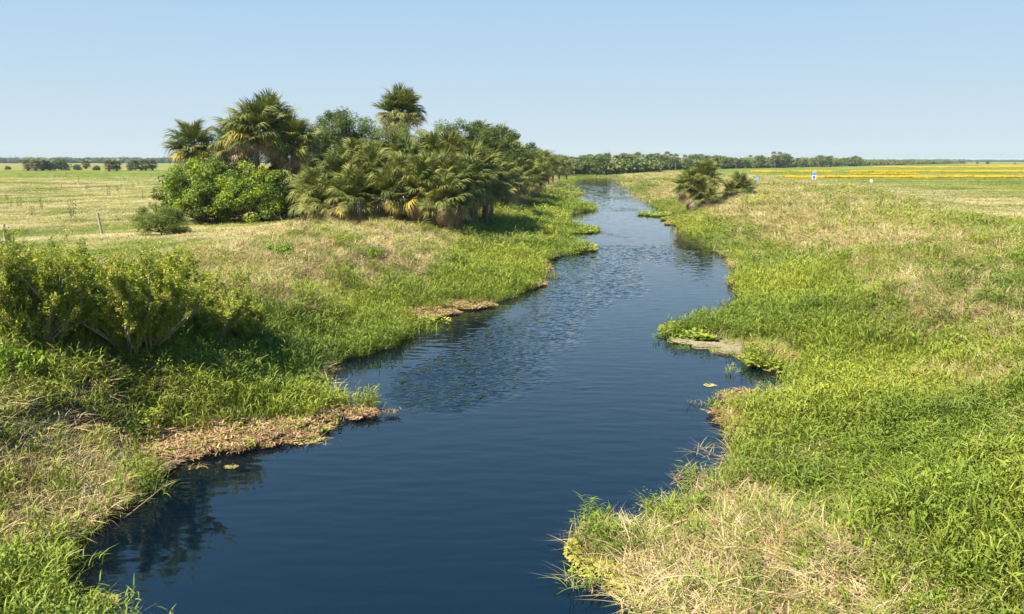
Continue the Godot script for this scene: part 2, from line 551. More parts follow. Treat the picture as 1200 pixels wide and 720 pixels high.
func build_grass() -> void:
	var white := Color(1, 1, 1)
	var tan_ := Color(2.1, 1.35, 4.4)
	var lush := [tuft(11, 30, 0.2, 0.44, 0.015, 0.22, 0.25, 0.9, tan_, 0.16), tuft(12, 30, 0.16, 0.38, 0.013, 0.24, 0.3, 1.0, tan_, 0.2), stems(13, 8, 0.40, 0.019, 0.22, tan_, 0.14), stems(14, 9, 0.34, 0.017, 0.24, tan_, 0.16), forb(15)]
	var grn := Color(0.45, 0.75, 0.2)
	var dry := [tuft(21, 30, 0.22, 0.5, 0.011, 0.26, 0.5, 1.5, grn, 0.16), tuft(22, 32, 0.2, 0.46, 0.012, 0.26, 0.7, 1.9, grn, 0.12), tuft(23, 22, 0.35, 0.66, 0.009, 0.22, 0.25, 1.0, grn, 0.16)]
	var low := [tuft(31, 26, 0.12, 0.3, 0.014, 0.3, 0.3, 1.1, white, 0.0), tuft(32, 24, 0.1, 0.28, 0.016, 0.3, 0.4, 1.3, white, 0.0)]
	var lb := [PackedFloat32Array(), PackedFloat32Array(), PackedFloat32Array(), PackedFloat32Array(), PackedFloat32Array()]
	var db := [PackedFloat32Array(), PackedFloat32Array(), PackedFloat32Array()]
	var ob := [PackedFloat32Array(), PackedFloat32Array()]
	rng.seed = 77
	var d := 4.0
	while d < 420.0:
		var s0 := maxf(0.15, d * 0.0068)
		var half := 0.84 * (d + 3.0)
		var x := -half
		while x < half:
			var px := x + rng.randf() * s0
			var pd := d + rng.randf() * s0
			x += s0
			var s := shore(px, pd)
			if s < 0.03 and (s < -0.7 or rng.randf() > 0.5 * smoothstep(0.12, 0.5, nz_b.get_noise_2d(px * 2.0, pd * 2.0 + 500.0)) * (1.0 + s)): continue
			zone(px, pd, s)
			if z_bare > rng.randf() * 1.1 or blobs_at(mat_blobs, px, pd) > rng.randf_range(0.3, 0.8): continue
			var y := ground_h(px, pd, s)
			if not in_view(px, pd, y): continue
			var open := z_open > 0.5 + rng.randf_range(-0.3, 0.3)
			if open and d > 200.0 and rng.randf() < 0.35: continue
			var p := Vector3(px, maxf(y, 0.02), -pd)
			var fat := clampf(s0 / 0.2, 1.0, 6.0) * rng.randf_range(0.8, 1.25)
			var tall := z_tall * rng.randf_range(0.7, 1.25) * lerpf(1.0, 1.25, clampf(d / 80.0, 0, 1)) * lerpf(0.55, 1.0, smoothstep(-0.1, 0.5, s))
			var v := rng.randf_range(0.8, 1.2)
			var tilt := Vector3(rng.randf_range(-1, 1), 0, rng.randf_range(-1, 1)) * 0.25
			if fat > 2.5: tilt *= 0.3
			if s < 4.0 and d > 20.0 and z_straw < 0.45: tall *= 1.25
			var straw := rng.randf() < z_straw
			if open:
				var c := green(clampf(z_tone + rng.randf_range(-0.2, 0.2), 0, 1)).lerp(STRAW, clampf(z_straw + rng.randf_range(-0.3, 0.3), 0, 1)) * v
				put(ob[rng.randi() % 2], p, rng.randf() * TAU, fat, tall * 1.9 * minf(1.0 + fat * 0.05, 1.3), c)
			elif straw:
				var c := STRAW.lerp(STRAW_BROWN, pow(rng.randf(), 1.3)) * v
				put(db[rng.randi() % 3], p, rng.randf() * TAU, fat, tall, c, tilt * 1.6)
			else:
				var c := green(clampf(z_tone + rng.randf_range(-0.22, 0.22), 0, 1)) * v
				put(lb[4 if rng.randf() < 0.1 else rng.randi() % 4], p, rng.randf() * TAU, fat, tall * 1.25, c, tilt)
		d += s0
	strew("green_grass", "lush green grass along both banks of the canal", "grass", lush, lb, M.grass, "tuft")
	strew("dry_grass", "straw coloured dead grass on the upper banks", "grass", dry, db, M.straw, "tuft")
	strew("field_grass", "short green and tan grass of the open fields", "grass", low, ob, M.grass, "tuft")
	print("grass ", lb[0].size() / 4, " ", db[0].size() * 3 / 16, " ", ob[0].size() / 8)

func scatter_px(quads: Array, n_per_m2: float) -> Array:
	# random ground points inside ellipses given in photo pixels on the water: [x, y, rx, ry]
	var out := []
	for q in quads:
		var c := pix(q[0], q[1], 0)
		var rx: float = q[2] / FPX * -c.z
		var rd: float = 0.5 * absf(pix(q[0], q[1] + q[3], 0).z - pix(q[0], q[1] - q[3], 0).z)
		for i in int(PI * rx * rd * n_per_m2 * (q[4] if q.size() > 4 else 1.0)):
			var a := rng.randf() * TAU
			var r := sqrt(rng.randf()) * (1.0 + 0.35 * nz_b.get_noise_2d(c.x + cos(a) * 3.0, c.z + sin(a) * 3.0))
			out.append(Vector3(c.x + cos(a) * r * rx, 0, c.z + sin(a) * r * rd))
	return out

func curled(sd: int, n: int) -> ArrayMesh:     # dead, curled leaves lying in a heap
	rng.seed = sd
	begin()
	for i in n:
		var a := rng.randf() * TAU
		var root := Vector3(cos(a), 0, sin(a)) * rng.randf() * 0.14 + Vector3.UP * rng.randf_range(0.0, 0.06)
		var v := rng.randf_range(0.55, 1.4)
		blade(root, rng.randf() * TAU, rng.randf_range(0.06, 0.15), rng.randf_range(0.014, 0.03), rng.randf_range(0.5, 1.6), rng.randf_range(0.2, 0.9), Color(v, v * rng.randf_range(0.85, 1.05), v * rng.randf_range(0.7, 1.0)))
	return done()

func rosette(sd: int, n: int) -> ArrayMesh:    # floating plant with round glossy leaves on short stalks
	rng.seed = sd
	begin()
	for i in n:
		var a := TAU * i / n + rng.randf_range(-0.3, 0.3)
		var out := Vector3(cos(a), 0, sin(a))
		var r := rng.randf_range(0.05, 0.17)
		var y := rng.randf_range(0.05, 0.2)
		var c := out * r + Vector3.UP * y
		var v := rng.randf_range(0.7, 1.25)
		var col := Color(v * rng.randf_range(0.9, 1.15), v, v)
		blade(Vector3.ZERO, a, y * 1.1, 0.012, 0.4, 1.0, col, 2)
		var up := (Vector3.UP * 0.8 + out * rng.randf_range(-0.5, 0.7) + rdir() * 0.3).normalized()
		var u := up.cross(rdir()).normalized()
		var w := up.cross(u)
		var R := rng.randf_range(0.04, 0.065)
		for k in 7:
			var a0 := TAU * k / 7.0
			var a1 := TAU * (k + 1) / 7.0
			tri(c - up * R * 0.25, c + (u * cos(a0) + w * sin(a0)) * R, c + (u * cos(a1) + w * sin(a1)) * R, col)
	return done()

func scum(sd: int) -> ArrayMesh:               # a ragged flake of floating algae
	rng.seed = sd
	begin()
	var n := 9
	var ring := []
	for k in n:
		ring.append(Vector3(cos(TAU * k / n), 0, sin(TAU * k / n)) * rng.randf_range(0.35, 1.0) + Vector3.UP * rng.randf_range(-0.04, 0.02))
	for k in n:
		var v := rng.randf_range(0.85, 1.15)
		tri(Vector3(0, 0.06, 0), ring[k], ring[(k + 1) % n], Color(v, v, v))
	return done()

func build_edges() -> void:
	rng.seed = 5
	# brown dead hyacinth along the left edge and in small bays
	var cm := [curled(41, 16), curled(42, 14), curled(43, 18)]
	var cb := [PackedFloat32Array(), PackedFloat32Array(), PackedFloat32Array()]
	rng.seed = 6
	for p in scatter_px([[215, 524, 62, 20], [285, 515, 62, 18], [345, 502, 50, 15], [180, 542, 28, 14], [400, 488, 36, 7], [110, 600, 34, 16], [150, 575, 22, 12], [500, 369, 42, 5, 2], [545, 360, 34, 4, 2], [620, 333, 18, 6, 2], [632, 314, 12, 6, 2], [655, 264, 30, 3, 3], [640, 300, 14, 5, 2],
			[925, 424, 26, 8, 2], [900, 415, 24, 7, 2], [880, 470, 34, 10, 1.6], [850, 490, 22, 8], [880, 505, 30, 12], [872, 335, 14, 7, 2], [770, 256, 26, 2, 5], [790, 262, 24, 2, 4], [440, 490, 30, 5, 1]], 55.0):
		if shore(p.x, -p.z) < -0.9 or shore(p.x, -p.z) > 1.6: continue
		p.y = maxf(gy(p.x, -p.z), 0.0) + 0.03
		var c := Color(0.42, 0.30, 0.17).lerp(Color(0.17, 0.105, 0.055), rng.randf()) * rng.randf_range(0.85, 1.15)
		if rng.randf() < 0.16: c = Color(0.22, 0.27, 0.04)
		put(cb[rng.randi() % 3], p, rng.randf() * TAU, rng.randf_range(0.8, 1.4), rng.randf_range(0.8, 1.5), c)
	var lb := [PackedFloat32Array(), PackedFloat32Array(), PackedFloat32Array()]
	rng.seed = 7
	for q in [[115, 480, 75, 26], [165, 500, 45, 18], [60, 470, 50, 18], [205, 455, 34, 14], [20, 520, 50, 26]]:
		var c := pix(q[0], q[1], 0.8)
		for i in 900:
			var x: float = c.x + rng.randfn(0.0, 0.55) * q[2] / FPX * -c.z
			var d: float = -c.z + rng.randfn(0.0, 0.55) * (pix(q[0], q[1] + q[3], 0.8).z - c.z)
			put(lb[rng.randi() % 3], Vector3(x, gy(x, d) + 0.005, -d), rng.randf() * TAU, rng.randf_range(0.6, 1.2), rng.randf_range(0.3, 0.8), Color(0.34, 0.27, 0.18).lerp(Color(0.16, 0.115, 0.075), rng.randf()))
	strew("leaf_litter", "dry brown litter on the bare soil under the near bushes", "litter", cm, lb, M.straw, "litter_clump")
	strew("dead_water_plants", "brown withered water plants matted along the water's edge", "dead plants", cm, cb, M.straw, "withered_clump")
	var rm := [rosette(51, 9), rosette(52, 11)]
	var rb := [PackedFloat32Array(), PackedFloat32Array()]
	rng.seed = 8
	for p in scatter_px([[800, 391, 26, 8, 1.6], [822, 396, 18, 6, 1.2], [895, 430, 18, 6, 1.2], [880, 300, 30, 16, 0.7], [895, 322, 26, 10, 0.6], [680, 270, 24, 4, 1.4], [640, 268, 30, 4, 0.8], [690, 292, 10, 3, 2], [672, 294, 12, 3, 2], [770, 252, 20, 2, 2], [890, 345, 18, 8, 0.8], [790, 258, 14, 1.5, 1.2], [515, 378, 20, 4, 0.4]], 22.0):
		p.y = maxf(gy(p.x, -p.z), 0.0) + 0.01
		var c := Color(0.17, 0.26, 0.025).lerp(Color(0.30, 0.33, 0.05), rng.randf()) * rng.randf_range(0.8, 1.15)
		put(rb[rng.randi() % 2], p, rng.randf() * TAU, rng.randf_range(0.8, 1.4), rng.randf_range(0.8, 1.4), c)
	strew("water_hyacinth", "round leaved green water plants floating by the banks", "water plants", rm, rb, M.leaf, "floating_plant")
	var sm := [scum(61), scum(62), scum(63)]
	var sb := [PackedFloat32Array(), PackedFloat32Array(), PackedFloat32Array()]
	rng.seed = 9
	for q in [[[[840, 405, 34, 4, 1.0], [868, 413, 26, 5, 1.0], [812, 402, 26, 3, 1.0]], Color(0.25, 0.215, 0.14)], [[[700, 668, 34, 12], [735, 690, 30, 14], [672, 648, 12, 14, 1.0], [752, 704, 20, 12]], Color(0.30, 0.28, 0.055)], [[[832, 452, 8, 2, 0.6], [356, 516, 24, 6, 0.5], [880, 420, 14, 4]], Color(0.36, 0.30, 0.10)], [[[62, 650, 30, 16], [100, 618, 22, 8], [270, 548, 9, 2, 1], [110, 705, 34, 8]], Color(0.20, 0.18, 0.055)]]:
		for p in scatter_px(q[0], 1400.0):
			p.y = maxf(gy(p.x, -p.z), 0.0) + rng.randf_range(0.008, 0.02)
			put(sb[rng.randi() % 3], p, rng.randf() * TAU, rng.randf_range(0.015, 0.045), 0.08, q[1] * rng.randf_range(0.8, 1.2))
	strew("floating_algae", "pale yellow-green algae scum floating at the water's edge", "algae", sm, sb, M.straw, "flake")

func build_flowers() -> void:
	rng.seed = 14
	var fm := []
	for k in 2:
		begin()
		for i in 26:
			var p := Vector3(rng.randf_range(-1, 1), rng.randf_range(0.25, 0.55), rng.randf_range(-1, 1))
			blade(p * Vector3(1, 0, 1), rng.randf() * TAU, p.y, 0.03, 0.1, 1.0, Color(0.2, 0.28, 0.2), 2)
			for q in 3:
				leaf(p + rdir() * 0.12, (Vector3.UP + rdir() * 0.9).normalized(), rng.randf_range(0.05, 0.10), 0.9, Color(1, 1, 1) * rng.randf_range(0.8, 1.1))
		fm.append(done())
	var fb := [PackedFloat32Array(), PackedFloat32Array()]
	# [depth, half thickness, from px, to px, density]
	for b in [[236.0, 9.0, 925, 1290, 1.0], [350.0, 14.0, 888, 1290, 1.0], [292.0, 6.0, 1000, 1080, 0.3], [580.0, 50.0, 1040, 1290, 0.35], [760.0, 50.0, 1150, 1290, 0.5]]:
		var x0 := side(b[2], b[0], 0.9)
		var x1 := side(b[3], b[0], 0.9)
		var n := int((x1 - x0) * b[1] * 2.0 * 1.1 * b[4])
		for i in mini(n, 9000):
			var x := rng.randf_range(x0, x1)
			var t := rng.randf_range(-1, 1)
			var w := 0.62 + 0.9 * nz_c.get_noise_2d(x * 1.5, b[0] * 7.0)
			if absf(t) > w: continue
			if nz_a.get_noise_2d(x * 0.7, (b[0] + t * b[1]) * 1.2) < -0.24: continue
			var d: float = b[0] + t * b[1] + (x - x0) * 0.04
			var c := Color(0.66, 0.49, 0.008).lerp(Color(0.64, 0.40, 0.008), rng.randf()) * rng.randf_range(0.8, 1.1)
			put(fb[rng.randi() % 2], Vector3(x, gy(x, d), -d), rng.randf() * TAU, rng.randf_range(0.9, 1.6), rng.randf_range(0.8, 1.2), c)
	strew("yellow_flowers", "bands of yellow wildflowers across the green field", "flowers", fm, fb, M.grass, "flower_patch")

# ---------------------------------------------------------------- palms
var frond_live := []
var frond_old := []
var frond_far := []

func frond(sd: int, n: int, reach: float, droop: float, len: float, stalk: float, segs: int) -> ArrayMesh:
	# a costapalmate fan: stalk along +X, blade of narrow leaflets that split and droop
	rng.seed = sd
	begin()
	var g := Color(0.85, 0.95, 0.7)
	for s in [-1, 1]:
		tri(Vector3(0, 0, 0.03 * s), Vector3(stalk, 0.02, 0.012 * s), Vector3(stalk * 0.5, -0.03, 0), g)
		tri(Vector3(0, 0, 0.03 * s), Vector3(stalk * 0.5, 0.03, 0), Vector3(stalk, 0.02, 0.012 * s), g)
	for i in n:
		var t := -1.0 + 2.0 * i / (n - 1)
		var a := t * reach + rng.randf_range(-0.05, 0.05)
		var along := (1.0 - absf(t)) * 0.42 * len
		var base := Vector3(stalk + along, -0.18 * along * along / len, 0)
		var L := len * lerpf(0.98, 0.68, pow(absf(t), 1.4)) * rng.randf_range(0.9, 1.08)
		var fwd := Vector3(cos(a), 0.20 + 0.25 * absf(sin(a)), sin(a)).normalized()
		var acr := Vector3(-sin(a), 0, cos(a)) * 0.032 * len
		acr = acr.rotated(fwd, rng.randf_range(-0.7, 0.7))
		var v := rng.randf_range(0.78, 1.2)
		var col := Color(v * rng.randf_range(0.95, 1.08), v, v * rng.randf_range(0.85, 1.1))
		var dr := droop * rng.randf_range(0.75, 1.3)
		var pl := base - acr * 0.5
		var pr := base + acr * 0.5
		for k in range(1, segs + 1):
			var u := float(k) / segs
			var c := base + fwd * L * (u - 0.28 * dr * u * u * u) + Vector3.DOWN * L * dr * pow(u, 2.4)
			if k == segs:
				tri(pl, c, pr, col)
			else:
				var w := acr * (1.0 - 0.45 * u)
				tri(pl, c - w, pr, col); tri(pr, c - w, c + w, col)
				pl = c - w; pr = c + w
	return done()

func palm(at: Vector3, crown_y: float, n: int, n_dead: int, size: float, sd: int, label: String, group: String, thick := 0.17, called := "cabbage_palm") -> Node3D:
	# crown_y: height of the crown's middle above the base
	var o := thing(called, at, label, "palm", group)
	rng.seed = sd
	begin()
	var ps := []
	var rs := []
	var bend := Vector3(rng.randf_range(-1, 1), 0, rng.randf_range(-1, 1)) * 0.05 * crown_y
	var k := int(clampf(crown_y / 0.22, 4, 34))
	for i in k + 1:
		var t := float(i) / k
		ps.append(Vector3(0, -0.3, 0).lerp(Vector3(0, crown_y, 0), t) + bend * t * t)
		rs.append(thick * (1.2 - 0.2 * t) * (1.0 + (0.16 if i % 2 else -0.08)))
	tube(ps, rs, 10, Color(1, 1, 1), 0.12)
	part("trunk", done(true), M.palm_trunk, o)
	var top := Vector3(0, crown_y, 0) + bend
	for i in n:
		var t := (i + 0.5) / n
		var az := i * 2.39996 + rng.randf_range(-0.3, 0.3)
		var el := lerpf(1.4, -0.45, pow(t, 0.8)) + rng.randf_range(-0.15, 0.15)
		var b := Basis(Vector3.UP, az) * Basis(Vector3.BACK, el) * Basis(Vector3.RIGHT, rng.randf_range(-0.5, 0.5))
		var s := size * rng.randf_range(0.88, 1.12)
		var m: Material = [M.frond_a, M.frond_b, M.frond_c][rng.randi() % 3]
		if t > 0.75 and rng.randf() < 0.22: m = M.frond_yellow
		part("frond", frond_live[rng.randi() % frond_live.size()], m, o, Transform3D(b.scaled(Vector3(s, s, s)), top + Vector3.DOWN * 0.35 * t))
	for i in n_dead:
		var az := rng.randf() * TAU
		var el := rng.randf_range(-1.0, 0.15) if crown_y > 5.0 else rng.randf_range(-1.2, 0.0)
		var s := size * rng.randf_range(0.75, 1.05)
		var b := Basis(Vector3.UP, az) * Basis(Vector3.BACK, el) * Basis(Vector3.RIGHT, rng.randf_range(-1.3, 1.3))
		part("dead_frond", frond_old[rng.randi() % frond_old.size()], M.frond_dead if rng.randf() < 0.6 else M.frond_grey, o, Transform3D(b.scaled(Vector3(s, s, s)), top + Vector3.DOWN * (0.35 + rng.randf() * 0.3)))
	return o

func build_palms() -> void:
	for k in 4: frond_live.append(frond(100 + k, 38, 2.3, lerpf(0.22, 0.8, k / 3.0), 1.08, 0.9, 3))
	for k in 3: frond_old.append(frond(120 + k, 18, 1.5, 0.8, 1.05, 0.8, 3))
	# [px, d, py of the crown's middle, fronds, dead, size]
	var big := "tall cabbage palms above the thicket"
	for a in [[300, 59.0, 152, 64, 20, 1.1, "tall cabbage palm with grey hanging dead fronds above the bright green shrub"], [342, 60.5, 168, 60, 26, 1.1, "cabbage palm hung with brown dead fronds leaning beside the tallest one over the green shrub"], [322, 62.0, 143, 60, 18, 1.1, "full crowned cabbage palm standing behind the pair over the bright green shrub"], [274, 62.0, 164, 44, 16, 1.0, "half hidden cabbage palm between the shrub top and the big palm crowns"],
			[228, 64.0, 170, 50, 12, 1.05, "cabbage palm rising behind the bright green shrub at the pasture edge"], [470, 80.0, 131, 64, 34, 1.25, "tallest cabbage palm with a full ring of dead grey fronds above the oaks"],
			[559, 112.0, 160, 40, 16, 1.25, "slim cabbage palm topping the oaks, one of a pair"], [589, 116.0, 164, 40, 24, 1.25, "cabbage palm with brown dead fronds topping the oaks, one of a pair"]]:
		var x := side(a[0], a[1], 8.0)
		var y := gy(x, a[1])
		palm(Vector3(x, y, -a[1]), high(a[2], a[1]) - y, a[3], a[4], a[5], 200 + int(a[0]), a[6], big)
	var low := "low cabbage palms massed on the bank"
	var n := 0
	for a in [[385, 54.5, 235], [415, 53.5, 226], [398, 57.0, 205], [440, 57.5, 200], [455, 54.0, 224], [480, 58.5, 190], [492, 54.0, 218], [520, 57.0, 200], [524, 53.0, 228], [552, 56.5, 210], [508, 62.0, 182], [545, 62.0, 190], [430, 63.0, 190], [568, 62.0, 212], [372, 56.0, 224], [472, 56.0, 206], [536, 54.5, 214], [556, 59.0, 196], [415, 60.0, 194], [506, 55.5, 206], [575, 66.0, 200], [466, 61.0, 184], [526, 60.0, 186]]:
		var x := side(a[0], a[1], 3.0)
		var y := gy(x, a[1])
		n += 1
		palm(Vector3(x, y, -a[1]), high(a[2] + 3.0, a[1]) - y, 48, 30 if a[1] < 58 else 14, 0.92 + 0.05 * (n % 4), 300 + n, "low cabbage palm whose brown hanging fronds reach the dry grass in front of the thicket" if a[1] < 55 else "low cabbage palm standing inside the bank thicket behind the front row of palms", low, 0.2)
	for a in [[590, 78.0, 212], [606, 90.0, 205], [622, 100.0, 208], [612, 120.0, 190], [632, 128.0, 200], [642, 150.0, 192], [648, 175.0, 194], [655, 200.0, 195], [628, 160.0, 186], [638, 185.0, 186], [600, 100.0, 186], [664, 225.0, 197], [580, 92.0, 190]]:
		var x := side(a[0], a[1], 3.0)
		var y := gy(x, a[1])
		n += 1
		palm(Vector3(x, y, -a[1]), maxf(high(a[2], a[1]) - y, 1.2), 38, 22, 1.15, 340 + n, "cabbage palm in the row receding along the bank beyond the thicket", "palms receding along the bank", 0.2)
	for a in [[808, 87.0, 217, 54, 34, 0.95, "bushy cabbage palm with tan dead fronds standing alone on the grassy bank"], [824, 88.5, 207, 44, 10, 1.0, "taller crown of cabbage palm rising from the lone bushy bank palm"], [824, 86.0, 229, 34, 24, 0.95, "smallest cabbage palm at the foot of the lone bank pair"],
			[866, 92.0, 218, 44, 10, 0.85, "small green cabbage palm beside the lone bushy palm on the grassy bank"], [857, 91.0, 229, 26, 8, 0.72, "stunted cabbage palm leaning against the small green one"]]:
		var x := side(a[0], a[1], 3.0)
		var y := gy(x, a[1])
		palm(Vector3(x, y, -a[1]), maxf(high(a[2], a[1]) - y, 0.8), a[3], a[4], a[5], 400 + int(a[0]), a[6], "palms on the grassy bank", 0.2)

# ---------------------------------------------------------------- broadleaf trees and shrubs
func leafy(called: String, at: Vector3, R: Vector3, cy: float, lobes: int, size: float, per: int, leaf_s: float, wide: float, tones: Array, r0: float, sd: int, label: String, category: String, group := "") -> Node3D:
	var o := thing(called, at, label, category, group)
	rng.seed = sd
	var L := crown_lobes(R * Vector3(1.12, 1.1, 1.12), cy, int(lobes * 1.6), size)
	part("trunk", limbs(L, r0, maxf(0.3, (cy - R.y) * 0.8 + 0.2), 2), M.bark, o)
	part("crown", crown(L, per, leaf_s, wide, tones), M.leaf, o, Transform3D(), "stuff")
	return o

const T_OAK := [Color(0.075, 0.115, 0.02), Color(0.10, 0.145, 0.024), Color(0.055, 0.09, 0.018)]
const T_BRIGHT := [Color(0.24, 0.31, 0.02), Color(0.17, 0.25, 0.02), Color(0.11, 0.175, 0.018)]
const T_WAX := [Color(0.15, 0.19, 0.03), Color(0.11, 0.155, 0.026), Color(0.19, 0.225, 0.04)]
const T_PALE := [Color(0.19, 0.24, 0.04), Color(0.15, 0.20, 0.035), Color(0.20, 0.20, 0.08)]

func build_trees() -> void:
	for a in [
			["evergreen_shrub", 232, 58.0, 220, 2.9, 2.5, 1.8, 60, 0.6, 150, 0.10, 0.45, T_BRIGHT, "large glossy bright green shrub in front of the tall palms"],
			["evergreen_shrub", 294, 57.0, 224, 2.5, 2.3, 1.7, 50, 0.58, 150, 0.10, 0.45, T_BRIGHT, "glossy bright green shrub with bare twigs under the tall palms"],
			["evergreen_shrub", 345, 58.0, 234, 1.7, 1.6, 1.4, 22, 0.5, 140, 0.09, 0.45, T_OAK, "dark green shrub between the tall palms and the low palm thicket"],
			["evergreen_shrub", 205, 60.5, 236, 1.9, 1.6, 1.5, 30, 0.5, 130, 0.09, 0.45, T_WAX, "olive shrub spreading low at the pasture end of the bright shrubs"],
			["evergreen_shrub", 264, 59.5, 242, 2.4, 1.3, 1.5, 34, 0.5, 130, 0.09, 0.45, T_OAK, "low dark undergrowth shrub between the two bright green shrubs"],
			["evergreen_shrub", 286, 61.5, 200, 2.6, 2.6, 1.2, 56, 0.6, 140, 0.09, 0.45, T_OAK, "tall dark shrub behind the bright shrubs, hiding the palm trunks"],
			["evergreen_shrub", 326, 61.5, 216, 2.4, 2.6, 1.3, 54, 0.55, 140, 0.09, 0.45, T_OAK, "dark green shrub close round the trunks of the tall palms"],
			["evergreen_shrub", 362, 57.5, 246, 1.5, 1.2, 1.2, 26, 0.45, 130, 0.08, 0.45, T_OAK, "low dark shrub filling the gap before the low palm thicket"],
			["live_oak", 403, 72.0, 160, 3.2, 2.6, 2.6, 78, 0.8, 190, 0.09, 0.5, T_OAK, "dark green round oak behind the low palms beside the tall palms"],
			["live_oak", 375, 70.0, 175, 2.2, 2.4, 2.2, 44, 0.7, 170, 0.09, 0.5, T_OAK, "smaller dark oak filling the gap behind the leaning palm"],
			["willow_shrub", 462, 72.0, 166, 2.8, 2.0, 2.0, 46, 0.65, 150, 0.10, 0.3, T_PALE, "pale yellow-green leafy shrub under the tallest palm"],
			["willow_shrub", 508, 74.0, 168, 2.6, 1.8, 2.0, 38, 0.6, 140, 0.10, 0.3, T_PALE, "pale shrub with thin bare twigs right of the tallest palm"],
			["live_oak", 535, 84.0, 172, 3.6, 2.8, 3.0, 44, 0.9, 180, 0.11, 0.5, T_OAK, "dark oak behind the middle of the low palm thicket"],
			["live_oak", 580, 92.0, 178, 3.6, 3.2, 3.0, 44, 0.9, 180, 0.11, 0.5, T_OAK, "dark oak in front of the paired slim palms"],
			["live_oak", 600, 104.0, 180, 3.4, 3.0, 3.0, 40, 0.9, 170, 0.12, 0.5, T_OAK, "dark oak at the canal side beyond the low palm thicket"],
			["live_oak", 560, 76.0, 200, 2.2, 2.2, 2.2, 26, 0.7, 160, 0.10, 0.5, T_OAK, "low dark oak sprouting from the canal end of the palm thicket"],
			["wax_myrtle", 617, 118.0, 192, 3.4, 2.6, 3.0, 34, 0.9, 150, 0.13, 0.4, T_WAX, "olive green wax myrtle behind the row of bank palms"],
			["wax_myrtle", 640, 165.0, 191, 3.6, 2.6, 3.4, 30, 1.0, 120, 0.16, 0.4, T_WAX, "olive green wax myrtle at the far end of the bank palms"],
			["wax_myrtle", 255, 66.0, 172, 1.8, 1.6, 1.6, 20, 0.55, 120, 0.09, 0.35, T_WAX, "slender grey-green myrtle between the two tall palm crowns"]]:
		var d: float = a[2]
		var x := side(a[1], d, 4.0)
		var y := gy(x, d)
		leafy(a[0], Vector3(x, y, -d), Vector3(a[4], a[5], a[6]), high(a[3], d) - y, a[7], a[8], a[9], a[10], a[11], a[12], 0.14, 500 + int(a[1]), a[13], "shrub" if a[0] != "live_oak" else "tree", "trees and shrubs of the bank thicket")
	for a in [[188, 47.5, 260, 1.7, 1.05, 1.3, 64, 0.40, 150, 0.055, 0.35, T_WAX, "low fine leaved olive bush beside the pasture fence post"], [878, 94.0, 224, 1.0, 1.1, 1.0, 16, 0.4, 110, 0.07, 0.3, T_WAX, "thin olive bush next to the small palm on the grassy bank"],
			[355, 43.0, 287, 0.8, 0.35, 0.8, 14, 0.25, 150, 0.03, 0.3, T_WAX, "tiny dark green bush in the dry grass below the low palms"]]:
		var d: float = a[1]
		var x := side(a[0], d, 2.0)
		var y := gy(x, d)
		leafy("low_bush", Vector3(x, y, -d), Vector3(a[3], a[4], a[5]), maxf(high(a[2], d) - y, a[4] * 0.8), a[6], a[7], a[8], a[9], a[10], a[11], 0.05, 600 + int(a[0]), a[12], "bush", "small bushes in the bank grass")

func thicket_bush(at: Vector3, hgt: float, wid: float, mains: int, sd: int, label: String, tones: Array, leafs: float) -> void:
	# many grey stems from one root, each forking into upright leafy shoots
	var o := thing("saltbush", at, label, "bush", "tall bushes on the near bank")
	rng.seed = sd
	var shoots := []
	for i in mains:
		begin()
		var az := TAU * i / mains + rng.randf_range(-0.4, 0.4)
		var lean := rng.randf_range(0.15, 1.0)
		var h := hgt * rng.randf_range(0.3, 0.62)
		var tip := Vector3(cos(az) * wid * 0.7 * lean, h, sin(az) * wid * 0.5 * lean)
		var mid := tip * 0.5 + Vector3(rng.randf_range(-0.12, 0.12), -0.1, rng.randf_range(-0.12, 0.12))
		tube([Vector3(cos(az) * 0.08, -0.15, sin(az) * 0.08), mid, tip], [0.019, 0.014, 0.008], 6, Color(1, 1, 1))
		for k in 6:
			var q := mid.lerp(tip, rng.randf_range(-0.8, 1.0))
			var e := q + Vector3(cos(az) * wid * rng.randf_range(-0.1, 0.35) + rng.randf_range(-0.3, 0.3), hgt * rng.randf_range(0.24, 0.42), sin(az) * wid * rng.randf_range(-0.1, 0.3) + rng.randf_range(-0.3, 0.3))
			e.y = minf(e.y, hgt * 0.98)
			var g := q.lerp(e, 0.5) + rdir() * 0.08
			tube([q, g, e], [0.014, 0.009, 0.004], 5, Color(1, 1, 1))
			for j in 6:
				var s0 := q.lerp(e, rng.randf_range(0.1, 1.0))
				var s1 := s0 + Vector3(rng.randf_range(-0.28, 0.28), rng.randf_range(0.18, 0.5), rng.randf_range(-0.28, 0.28))
				tube([s0, s1], [0.005, 0.002], 4, Color(1, 1, 1))
				shoots.append([s0, s1])
		part("branch", done(true), M.grey_bark, o)
	begin()
	for s in shoots:
		var base: Color = tones[rng.randi() % tones.size()]
		for k in int(leafs * 1.9):
			var t := rng.randf()
			var p: Vector3 = s[0].lerp(s[1], t) + rdir() * 0.06
			var v := rng.randf_range(0.7, 1.25)
			leaf(p, (Vector3(-0.2, 0.5, 0.2) + rdir()).normalized(), rng.randf_range(0.018, 0.037), 0.5, Color(base.r * v, base.g * v, base.b * v))
	part("foliage", done(), M.leaf, o, Transform3D(), "stuff")

